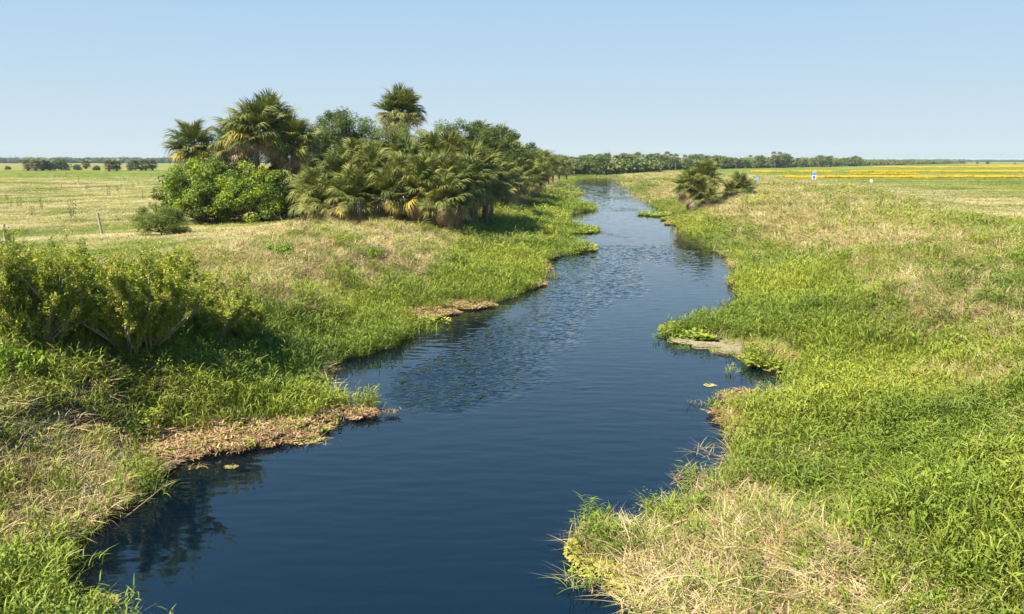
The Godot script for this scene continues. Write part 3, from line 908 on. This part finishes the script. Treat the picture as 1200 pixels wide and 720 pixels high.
func build_near_bushes() -> void:
	for a in [[38, 456, 2.65, 2.6, 20, "tall bush with many grey bare stems and sparse leaves on the near bank", 40], [155, 440, 2.4, 2.3, 19, "leafy yellow-green bush with a fan of tan stems over bare soil", 52], [240, 412, 1.9, 1.9, 15, "smaller yellow-green bush next to the fan stemmed one on the bank slope", 46],
			[-40, 440, 2.6, 2.4, 17, "tall leafy bush partly hidden behind the grey stemmed bush", 50], [95, 402, 2.1, 2.3, 16, "dense green bush filling in behind the two tall stemmed bushes", 60], [196, 396, 1.75, 2.0, 15, "green bush behind the fan stemmed bush toward the dry slope", 55], [112, 428, 2.0, 2.1, 15, "bushy yellow-green growth between the grey stemmed and fan stemmed bushes", 60], [272, 398, 1.3, 1.4, 11, "lowest straggling bush at the canal end of the near bushes", 46], [20, 395, 2.0, 2.2, 15, "bright green bush behind the grey stemmed bush toward the pasture", 60]]:
		var p := pix(a[0], a[1], 1.05)
		p.y = gy(p.x, -p.z)
		thicket_bush(p, a[2], a[3], a[4], 700 + int(a[0]), a[5], [Color(0.29, 0.325, 0.024), Color(0.24, 0.285, 0.022), Color(0.18, 0.235, 0.02), Color(0.33, 0.335, 0.045)], a[6])
	for a in [[12, 480, 0.55, "low broad leaved bright green plant at the foot of the grey stemmed bush"], [408, 303, 0.5, "patch of bright green leafy weed in the dry grass slope"], [385, 296, 0.4, "smaller patch of leafy weed up the dry slope"], [330, 326, 0.4, "leafy green weed alone on the dry slope toward the near bushes"], [436, 318, 0.35, "lowest leafy weed where the dry slope meets the green reeds"]]:
		var p := pix(a[0], a[1], 0.9)
		p.y = gy(p.x, -p.z)
		var o := thing("leafy_weed", p, a[3], "weed", "leafy weeds on the bank")
		rng.seed = 800 + int(a[0])
		var L := crown_lobes(Vector3(0.8, 0.3, 0.6) * (a[2] * 2.0), 0.3, 18, 0.22)
		part("stem", limbs(L, 0.014, 0.15, 1), M.grey_bark, o)
		part("foliage", crown(L, 90, 0.045, 0.55, [Color(0.2, 0.3, 0.02), Color(0.14, 0.24, 0.02)]), M.leaf, o, Transform3D(), "stuff")

# ---------------------------------------------------------------- far trees
func build_far() -> void:
	for k in 2: frond_far.append(frond(140 + k, 16, 2.2, 0.55, 1.15, 1.0, 2))
	# prototypes of far trees: an oak in three shapes, a palm in two
	var oak := []
	for k in 3:
		rng.seed = 900 + k
		var L := crown_lobes(Vector3(4.2, 3.6, 4.2), 4.4, 44, 1.35, -0.8)
		oak.append([limbs(L, 0.22, 2.2, 3), crown(L, 80, 0.30, 0.6, [Color(0.11, 0.15, 0.034), Color(0.15, 0.19, 0.045), Color(0.085, 0.12, 0.03)])])
	var pal := []
	for k in 3:
		rng.seed = 920 + k
		begin()
		tube([Vector3(0, -0.3, 0), Vector3(0.1, 3, 0), Vector3(0.15, 6.2, 0.1)], [0.26, 0.2, 0.18], 7, Color(1, 1, 1))
		var tr := done(true)
		begin()
		for i in 34:
			var t := (i + 0.5) / 34.0
			var b := Basis(Vector3.UP, i * 2.4) * Basis(Vector3.BACK, lerpf(1.3, -1.2, t))
			var old := t > 0.72
			for j in 12:
				var a := lerpf(-1.9, 1.9, j / 11.0)
				var c := b * Vector3(1.0, 0, 0) + Vector3(0.15, 6.2, 0.1)
				var e := b * Vector3(1.0 + cos(a) * 1.1, 0.15 - 0.35, sin(a) * 1.1) + Vector3(0.15, 6.2, 0.1)
				var w := b * Vector3(-sin(a), 0, cos(a)) * 0.09
				var v := rng.randf_range(0.75, 1.2)
				tri(c - w, e, c + w, (Color(0.26, 0.20, 0.115) if old else Color(0.18, 0.21, 0.06)) * v)
		pal.append([tr, done()])
	var squat := []
	for k in 2:
		rng.seed = 940 + k
		begin()
		tube([Vector3(0, -0.3, 0), Vector3(0.05, 0.8, 0), Vector3(0.1, 1.7, 0)], [0.3, 0.26, 0.24], 7, Color(1, 1, 1))
		var tr := done(true)
		begin()
		for i in 60:
			var t := (i + 0.5) / 60.0
			var f := rng.randf_range(0.6, 1.2)
			var b := Basis(Vector3.UP, i * 2.4).scaled(Vector3(f, f, f)) * Basis(Vector3.BACK, lerpf(1.4, -1.0, t) + rng.randf_range(-0.2, 0.2))
			for j in 12:
				var a := lerpf(-2.0, 2.0, j / 11.0)
				var o := Vector3(0.1, 1.7, 0)
				var w := b * Vector3(-sin(a), 0, cos(a)) * 0.09
				tri(o + b * Vector3(0.9, 0, 0) - w, o + b * Vector3(0.9 + cos(a) * 1.1, -0.25, sin(a) * 1.1), o + b * Vector3(0.9, 0, 0) + w, (Color(0.22, 0.16, 0.09) if t > 0.8 else Color(0.14, 0.16, 0.045)) * rng.randf_range(0.75, 1.2))
		squat.append([tr, done()])
	var bush := []
	for k in 2:
		rng.seed = 945 + k
		var L := crown_lobes(Vector3(2.7, 2.0, 2.7), 1.9, 44, 0.95)
		bush.append([limbs(L, 0.12, 0.5, 3), crown(L, 70, 0.22, 0.6, [Color(0.10, 0.13, 0.03), Color(0.13, 0.16, 0.04), Color(0.08, 0.11, 0.028)])])
	rng.seed = 33
	var spots := []          # [px, d, height, kind]
	for i in 36:
		spots.append([rng.randf_range(640, 770), 0.0, 0.0, "palm" if rng.randf() < 0.45 else "oak"])
	for i in 60:
		spots.append([rng.randf_range(765, 1010), 0.0, 0.0, "palm" if rng.randf() < 0.4 else "oak"])
	for s in spots:
		var base: float
		var top: float
		if s[0] < 765:
			base = lerpf(205.5, 200.5, (s[0] - 640) / 125.0)
			top = rng.randf_range(176.5, 186)
		else:
			base = lerpf(199.5, 195.0, (s[0] - 765) / 245.0)
			top = rng.randf_range(178, 184) + 3.5 * (s[0] - 765) / 245.0
		s[1] = 5.0 * FPX / (base - 188.0) * rng.randf_range(0.98, 1.12)
		if s[0] < 765: s[1] = rng.randf_range(288, 312) + 0.6 * (s[0] - 640)
		s[2] = high(top, s[1]) - 1.0
	spots.append([711, 300.0, high(174, 300) - 1.0, "palm"])
	spots.append([684, 300.0, high(178, 300) - 1.0, "oak"])
	spots.append([700, 298.0, high(177, 298) - 1.0, "oak"])
	spots.append([782, 420.0, high(176, 420) - 1.0, "palm"])
	spots.append([906, 560.0, high(176, 560) - 1.0, "palm"])
	spots.append([914, 562.0, high(176.5, 562) - 1.0, "palm"])
	spots.append([919, 556.0, high(178, 556) - 1.0, "oak"])
	for s in spots:
		var palmy: bool = s[3] == "palm"
		var k := rng.randi() % 3
		var src: Array = pal[k] if palmy else oak[k]
		var x := side(s[0], s[1], 4.0)
		var o := thing("distant_palm" if palmy else "distant_oak", Vector3(x, gy(x, s[1]), -s[1]), "small far palm in the wood that closes the view beyond the canal" if palmy else "small far round crowned tree in the wood that closes the view beyond the canal", "palm" if palmy else "tree", "distant palms of the wood" if palmy else "distant oaks of the wood")
		var f: float = s[2] / 8.2
		var w := clampf(f, 0.9, 1.7) if not palmy else clampf(f, 1.0, 1.35)
		o.transform = Transform3D(Basis(Vector3.UP, rng.randf() * TAU).scaled(Vector3(w, f, w)), o.position)
		part("trunk", src[0], M.bark, o)
		part("crown", src[1], M.leaf, o, Transform3D(), "stuff")
	# palm clumps out in the pasture
	for a in [[32, 392.0, 182.5, "palm"], [41, 388.0, 182, "palm"], [49, 392.0, 181.5, "palm"], [57, 395.0, 189, "oak"], [71, 400.0, 183.5, "oak"], [90, 400.0, 192, "oak"], [100, 470.0, 184, "palm"], [112, 405.0, 193, "oak"], [127, 385.0, 183.5, "palm"], [136, 388.0, 184.5, "palm"], [158, 395.0, 185, "oak"], [170, 400.0, 183.5, "palm"], [178, 405.0, 184, "palm"], [8, 420.0, 194, "oak"]]:
		var palmy: bool = a[3] == "palm"
		var x := side(a[0], a[1], 4.0)
		var o := thing("distant_palm" if palmy else "distant_bush", Vector3(x, gy(x, a[1]), -a[1]), "squat far palm standing in a clump out in the open pasture" if palmy else "round far bush standing among palms out in the open pasture", "palm" if palmy else "bush", "palms out in the pasture" if palmy else "bushes out in the pasture")
		var h: float = high(a[2], a[1]) - 1.0
		var k := rng.randi() % 2
		var f := h / (3.8 if palmy else 4.3)
		var src: Array = squat[k] if palmy else bush[k]
		o.transform = Transform3D(Basis(Vector3.UP, rng.randf() * TAU).scaled(Vector3(f * 1.05, f, f)), o.position)
		part("trunk", src[0], M.bark, o)
		part("crown", src[1], M.leaf, o, Transform3D(), "stuff")
	# the lone trees far out on the flower prairie
	for a in [[1158, 900.0, 188, "round dark tree standing alone far out on the flower field"], [1190, 1000.0, 190.5, "lower dark tree standing alone beyond the flower bands"], [1146, 1000.0, 189.5, "small tree beside the lone round tree far out on the flower field"]]:
		var x := side(a[0], a[1], 4.0)
		var o := thing("lone_tree", Vector3(x, gy(x, a[1]), -a[1]), a[3], "tree", "lone trees on the flower field")
		var f: float = (high(a[2], a[1]) - 0.9) / 8.0
		o.transform = Transform3D(Basis.from_scale(Vector3(f * 0.9, f, f * 0.9)), o.position)
		part("trunk", oak[0][0], M.bark, o)
		part("crown", oak[0][1], M.leaf, o, Transform3D(), "stuff")
	# woods that read as one mass
	rng.seed = 950
	var cm := []
	for k in 3:
		var L := []
		for i in 7: L.append([Vector3(rng.randf_range(-2, 2), rng.randf_range(0.5, 2.6), rng.randf_range(-2, 2)), 1.5])
		cm.append(crown(L, 40, 0.42, 0.7, [Color(1, 1, 1), Color(0.8, 0.85, 0.8), Color(1.15, 1.1, 1.0)]))
	var wb := [PackedFloat32Array(), PackedFloat32Array(), PackedFloat32Array()]
	for i in 2600:
		var px := rng.randf_range(636, 1130)
		var base: float
		if px < 765: base = lerpf(205.0, 199.5, (px - 640) / 125.0)
		elif px < 1010: base = lerpf(199.0, 194.3, (px - 765) / 245.0)
		else: base = lerpf(194.3, 191.6, (px - 1010) / 120.0)
		var d := 5.0 * FPX / (base - 188.0) * rng.randf_range(1.0, 1.16)
		if px < 765: d = rng.randf_range(287, 318) + 0.6 * (px - 640)
		var x := side(px, d, 4.0)
		var top := rng.randf_range(183.0, 190.0)
		if px > 1010: top = rng.randf_range(185.5, 189)
		var h := maxf(high(top, d) - 1.0, 2.0)
		put(wb[rng.randi() % 3], Vector3(x, gy(x, d), -d), rng.randf() * TAU, rng.randf_range(1.0, 1.8), h / 3.9, Color(0.12, 0.16, 0.038).lerp(Color(0.18, 0.20, 0.06), rng.randf()) * rng.randf_range(0.8, 1.15))
	strew("woodland", "understorey of the wood that closes the view across the flower field", "woodland", cm, wb, M.leaf, "thicket")
	var fb := [PackedFloat32Array(), PackedFloat32Array(), PackedFloat32Array()]
	for i in 1700:
		var left := i < 900
		var px := rng.randf_range(-260, 640) if left else rng.randf_range(1020, 1460)
		var d := rng.randf_range(1350, 1600) if left else rng.randf_range(2300, 2700)
		var h := (high(183.0, d) - 1.0) * rng.randf_range(0.72, 1.0) if left else (high(186.6, d) - 1.0) * rng.randf_range(0.7, 1.0)
		put(fb[rng.randi() % 3], Vector3(side(px, d, 4.0), 0.95, -d), rng.randf() * TAU, rng.randf_range(2.2, 4.0), h / 3.9, Color(0.06, 0.09, 0.03) * rng.randf_range(0.8, 1.2))
	strew("treeline", "thin dark line of forest along the horizon", "forest", cm, fb, M.leaf, "thicket")

# ---------------------------------------------------------------- posts, signs, sticks
func box(c: Vector3, s: Vector3, col: Color) -> void:
	var h := s * 0.5
	for ax in 3:
		for sg in [-1.0, 1.0]:
			var n := Vector3.ZERO
			n[ax] = sg
			var u := Vector3.ZERO
			u[(ax + 1) % 3] = h[(ax + 1) % 3]
			var w := Vector3.ZERO
			w[(ax + 2) % 3] = h[(ax + 2) % 3]
			var o := c + n * h[ax]
			var q := [o - u - w, o + u - w, o + u + w, o - u + w]
			var order := [0, 2, 1, 0, 3, 2] if sg > 0 else [0, 1, 2, 0, 2, 3]
			for k in order:
				V.append(q[k]); N.append(n); C.append(col)

func build_small() -> void:
	for a in [[7, 290, 263, 0.085, 0.0, "weathered pale wooden fence post with a leaning brace in the pasture", true], [119, 272, 249, 0.075, -0.12, "leaning grey wooden fence post in the dry grass of the pasture", false]]:
		var p := pix(a[0], a[1], 1.35)
		p.y = gy(p.x, -p.z)
		var h: float = high(a[2], -p.z) - p.y
		var o := thing("fence_post", p, a[5], "post", "old fence posts in the pasture")
		o.rotation.z = a[4] * -1.0
		rng.seed = 60
		begin()
		tube([Vector3(0, -0.3, 0), Vector3(0.01, h * 0.5, 0), Vector3(0, h, 0)], [a[3], a[3] * 0.95, a[3] * 0.85], 9, Color(1, 1, 1), 0.1)
		part("post", done(true), M.old_wood, o)
		if a[6]:
			begin()
			tube([Vector3(0.55, -0.15, 0.1), Vector3(0.3, h * 0.4, 0.08), Vector3(0.05, h * 0.8, 0.1)], [0.055, 0.05, 0.045], 7, Color(0.5, 0.45, 0.4), 0.1)
			part("brace", done(true), M.old_wood, o)
	# signs by the far lane: [px, top py, bottom of panel py, d]
	var d1 := 150.0
	var x1 := side(954, d1, 2.5)
	var b1 := gy(x1, d1)
	var o1 := thing("route_sign", Vector3(x1, b1, -d1), "blue and white road signs stacked over a red plate on a post", "road sign", "")
	begin(); box(Vector3(0, (high(202, d1) - b1) * 0.5, -0.05), Vector3(0.07, high(202, d1) - b1, 0.05), Color(1, 1, 1)); part("post", done(true), M.steel, o1)
	var y0 := high(201.2, d1) - b1
	var unit := d1 / FPX
	begin(); box(Vector3(0, y0 - 2.3 * unit, 0), Vector3(4.6 * unit, 4.2 * unit, 0.02), Color(1, 1, 1)); var up1 := part("upper_panel", done(true), M.sign_pale, o1)
	begin(); box(Vector3(0, y0 - 2.8 * unit, 0.014), Vector3(3.9 * unit, 1.2 * unit, 0.006), Color(1, 1, 1)); part("band", done(true), M.sign_blue, up1)
	begin(); box(Vector3(0, y0 - 6.7 * unit, 0), Vector3(4.6 * unit, 4.2 * unit, 0.02), Color(1, 1, 1)); var lo1 := part("lower_panel", done(true), M.sign_white, o1)
	begin()
	var ring := []
	for k in 16: ring.append(Vector3(cos(TAU * k / 16) * 1.9 * unit, y0 - 6.6 * unit + sin(TAU * k / 16) * 1.8 * unit, 0.016))
	for k in 16:
		for q in [Vector3(0, y0 - 6.6 * unit, 0.018), ring[(k + 1) % 16], ring[k]]:
			V.append(q); N.append(Vector3.BACK); C.append(Color(1, 1, 1))
	part("shield", done(true), M.sign_blue, lo1)
	begin(); box(Vector3(0, y0 - 9.9 * unit, 0), Vector3(3.6 * unit, 1.6 * unit, 0.02), Color(1, 1, 1)); part("red_plate", done(true), M.sign_red, o1)
	var d2 := 140.0
	var x2 := side(1021, d2, 2.0)
	var b2 := gy(x2, d2)
	var o2 := thing("field_sign", Vector3(x2, b2, -d2), "small white square sign on a thin post at the edge of the green field", "sign", "")
	var h2 := high(210.5, d2) - b2
	begin(); box(Vector3(0, h2 * 0.5, -0.04), Vector3(0.05, h2, 0.04), Color(1, 1, 1)); part("post", done(true), M.steel, o2)
	begin(); box(Vector3(0, h2 - 0.22, 0), Vector3(0.42, 0.46, 0.02), Color(1, 1, 1)); part("panel", done(true), M.sign_white, o2)
	var d3 := 140.0
	var x3 := side(887, d3, 2.0)
	var b3 := gy(x3, d3)
	var o3 := thing("marker_sign", Vector3(x3, b3, -d3), "small pale blue sign above the dry grass beside the small palm", "sign", "")
	var h3 := high(207.6, d3) - b3
	begin(); box(Vector3(0, h3 * 0.5, -0.04), Vector3(0.05, h3, 0.04), Color(1, 1, 1)); part("post", done(true), M.steel, o3)
	begin(); box(Vector3(0, h3 - 0.24, 0), Vector3(0.68, 0.44, 0.02), Color(1, 1, 1)); part("panel", done(true), M.sign_pale, o3)
	# a bare stick lying in the water at the left edge
	var s0 := pix(166, 600, 0.05)
	var s1 := pix(196, 566, 0.3)
	var o4 := thing("fallen_branch", s0, "bare tan fallen branch reaching out of the water by the brown bank", "branch", "")
	rng.seed = 61
	var e := s1 - s0
	begin(); tube([Vector3(-0.25, -0.06, 0.15), e * 0.45 + Vector3(0, 0.06, 0), e], [0.013, 0.010, 0.006], 6, Color(0.6, 0.5, 0.38), 0.1); part("stem", done(true), M.old_wood, o4)
	begin(); tube([e * 0.5 + Vector3(0, 0.05, 0), e * 0.6 + Vector3(0.02, 0.35, -0.05)], [0.006, 0.003], 5, Color(0.6, 0.5, 0.38)); part("twig", done(true), M.old_wood, o4)
	begin(); tube([e * 0.85, e * 1.02 + Vector3(0.14, 0.02, 0.0)], [0.009, 0.004], 5, Color(1, 1, 1)); part("twig", done(true), M.old_wood, o4)
	# thin dead weed stalks standing in the pasture
	rng.seed = 62
	var wm := []
	begin()
	for i in 7:
		blade(Vector3(rng.randf_range(-0.3, 0.3), 0, rng.randf_range(-0.3, 0.3)), rng.randf() * TAU, rng.randf_range(0.7, 1.3), 0.03, 0.08, 1.0, Color(1, 1, 1) * rng.randf_range(0.7, 1.2), 2)
		for q in 12: leaf(Vector3(rng.randf_range(-0.3, 0.3), rng.randf_range(0.2, 1.2), rng.randf_range(-0.3, 0.3)), rdir(), 0.06, 0.4, Color(1, 1, 1) * rng.randf_range(0.6, 1.2))
	wm.append(done())
	var wb := [PackedFloat32Array()]
	for i in 70:
		var d := exp(rng.randf_range(log(55.0), log(300.0)))
		var x := side(rng.randf_range(-150, 260), d, 1.0)
		var s := shore(x, d)
		zone(x, d, s)
		if z_open < 0.6: continue
		put(wb[0], Vector3(x, ground_h(x, d, s), -d), rng.randf() * TAU, rng.randf_range(0.5, 1.1), rng.randf_range(0.5, 1.5), Color(0.10, 0.11, 0.04))
	strew("pasture_weeds", "thin dark weed stalks dotted over the pasture", "weeds", wm, wb, M.grass, "weed")

func _ready() -> void:
	# camera, sky, sun, exposure
	var cam := Camera3D.new()
	cam.name = "camera"
	cam.position = Vector3(0, CAM_H, 0)
	cam.rotation.x = -PITCH
	cam.fov = rad_to_deg(2.0 * atan(360.0 / FPX))
	cam.near = 0.1
	cam.far = 9000.0
	cam.current = true
	add_child(cam)
	var EXPO := 3.15
	var sky := ProceduralSkyMaterial.new()
	sky.sky_top_color = Color(0.038, 0.148, 0.285).linear_to_srgb()
	sky.sky_horizon_color = Color(0.219, 0.255, 0.270).linear_to_srgb()
	sky.sky_curve = 0.2
	sky.ground_horizon_color = Color(0.16, 0.17, 0.15).linear_to_srgb()
	sky.ground_bottom_color = Color(0.08, 0.09, 0.05).linear_to_srgb()
	sky.sun_angle_max = 1.0
	var env := Environment.new()
	env.background_mode = Environment.BG_SKY
	env.sky = Sky.new()
	env.sky.sky_material = sky
	env.tonemap_mode = Environment.TONE_MAPPER_LINEAR
	env.tonemap_exposure = EXPO
	env.fog_enabled = true
	env.fog_density = 0.00009
	env.fog_light_color = Color(0.82, 0.89, 0.97)
	env.sdfgi_enabled = true
	env.ssao_enabled = true
	env.ssil_enabled = true
	var we := WorldEnvironment.new()
	we.name = "environment"
	we.environment = env
	add_child(we)
	var sun := DirectionalLight3D.new()
	sun.name = "sun"
	sun.light_energy = 1.6
	sun.light_color = Color(1.0, 0.95, 0.87)
	sun.light_angular_distance = 0.5
	sun.shadow_enabled = true
	add_child(sun)
	sun.look_at_from_position(Vector3(-0.64, 0.90, 0.42) * 10.0, Vector3.ZERO)

	nz_a.seed = 1; nz_a.frequency = 0.06; nz_a.fractal_octaves = 4
	nz_b.seed = 2; nz_b.frequency = 0.35; nz_b.fractal_octaves = 3
	nz_c.seed = 3; nz_c.frequency = 0.02; nz_c.fractal_octaves = 3
	nz_w.seed = 4; nz_w.frequency = 0.7; nz_w.fractal_octaves = 2
	M.grass = mat(Color(1, 1, 1), 0.6, 0.35, 0.5)
	M.straw = mat(Color(1, 1, 1), 0.8, 0.25, 0.25)
	M.leaf = mat(Color(1, 1, 1), 0.5, 0.4, 0.55)
	M.frond_a = mat(Color(0.135, 0.158, 0.036), 0.55, 0.32, 0.35)
	M.frond_b = mat(Color(0.185, 0.195, 0.045), 0.55, 0.32, 0.35)
	M.frond_c = mat(Color(0.092, 0.122, 0.03), 0.55, 0.32, 0.35)
	M.frond_yellow = mat(Color(0.36, 0.30, 0.05), 0.6, 0.3, 0.35)
	M.frond_dead = mat(Color(0.36, 0.25, 0.14), 0.85, 0.2, 0.2)
	M.frond_grey = mat(Color(0.46, 0.38, 0.28), 0.85, 0.2, 0.2)
	M.palm_trunk = mat(Color(0.16, 0.12, 0.085), 0.95, 0.2)
	M.bark = mat(Color(0.11, 0.09, 0.07), 0.9, 0.2)
	M.grey_bark = mat(Color(0.26, 0.22, 0.175), 0.9, 0.2)
	M.old_wood = mat(Color(0.42, 0.37, 0.30), 0.9, 0.2)
	M.old_wood.albedo_texture = noise_tex(0.03, 0.7, 1.1, 8, 256)
	M.old_wood.uv1_triplanar = true
	M.old_wood.uv1_scale = Vector3(4, 0.7, 4)
	M.steel = mat(Color(0.25, 0.26, 0.26), 0.6, 0.4)
	M.sign_white = mat(Color(0.82, 0.82, 0.82), 0.5, 0.4)
	M.sign_pale = mat(Color(0.17, 0.33, 0.72), 0.5, 0.4)
	M.sign_blue = mat(Color(0.03, 0.14, 0.55), 0.5, 0.4)
	M.sign_red = mat(Color(0.75, 0.10, 0.05), 0.5, 0.4)

	# where the banks are dry, lush or bare (photo pixels to ground ellipses)
	for b in [[300, 290, 170, 30, 0.8], [200, 275, 100, 18, 0.6], [480, 300, 60, 18, 0.5], [60, 515, 90, 34, 0.9], [20, 550, 60, 30, 0.7], [330, 350, 50, 16, 0.35], [400, 455, 60, 10, 0.3], [420, 470, 30, 8, 0.4], [130, 320, 100, 25, 0.3],
			[900, 262, 55, 24, 0.7], [840, 232, 50, 14, 0.8], [780, 208, 40, 9, 0.9], [940, 240, 60, 14, 0.4], [1070, 350, 60, 22, 0.5], [1120, 385, 60, 20, 0.5], [1095, 425, 22, 16, 0.5], [1180, 450, 30, 30, 0.4],
			[800, 610, 120, 80, 0.9], [890, 540, 70, 50, 0.6], [960, 690, 90, 40, 0.75], [1010, 640, 50, 30, 0.4], [1160, 300, 60, 18, 0.3], [1010, 300, 50, 20, 0.3], [880, 640, 60, 60, 0.3]]:
		blob(straw_blobs, b[0], b[1], b[2], b[3], b[4] * 1.35)
	for b in [[560, 310, 90, 30, 0.8], [620, 265, 70, 16, 0.8], [640, 235, 40, 12, 0.8], [290, 455, 110, 30, 0.9], [450, 370, 90, 30, 0.6], [40, 620, 60, 60, 0.5], [250, 480, 80, 14, 0.6], [420, 310, 25, 10, 0.9],
			[930, 390, 70, 50, 0.9], [1100, 560, 110, 90, 0.5], [1150, 680, 80, 60, 0.5], [900, 330, 60, 30, 0.6], [780, 240, 30, 10, 0.5], [1000, 480, 80, 40, 0.6], [820, 262, 40, 12, 0.6]]:
		blob(lush_blobs, b[0], b[1], b[2], b[3], b[4], 0.6)
	for b in [[110, 490, 56, 16, 1.0], [165, 504, 34, 12, 0.7]]:
		blob(bare_blobs, b[0], b[1], b[2], b[3], b[4], 0.8)

	for b in [[215, 528, 64, 20], [285, 519, 64, 18], [345, 506, 50, 14], [180, 545, 30, 14], [400, 486, 30, 6], [500, 369, 40, 5], [545, 360, 30, 4], [925, 424, 26, 8], [900, 415, 24, 7], [880, 470, 30, 9], [850, 490, 20, 8], [840, 405, 44, 7], [868, 413, 26, 6], [812, 400, 30, 7], [700, 672, 30, 10], [735, 694, 26, 12], [668, 650, 12, 14], [905, 438, 36, 8], [655, 264, 26, 3]]:
		blob(mat_blobs, b[0], b[1], b[2] * 1.15, b[3] * 1.15, 1.0, 0.0)
	var t0 := Time.get_ticks_msec()
	outline()
	print("outline ", Time.get_ticks_msec() - t0)
	build_ground()
	print("ground ", Time.get_ticks_msec() - t0)
	build_water()
	print("water ", Time.get_ticks_msec() - t0)
	build_palms()
	build_trees()
	build_near_bushes()
	build_far()
	print("trees ", Time.get_ticks_msec() - t0)
	build_grass()
	print("grass ", Time.get_ticks_msec() - t0)
	build_edges()
	build_flowers()
	build_small()
	print("all ", Time.get_ticks_msec() - t0)
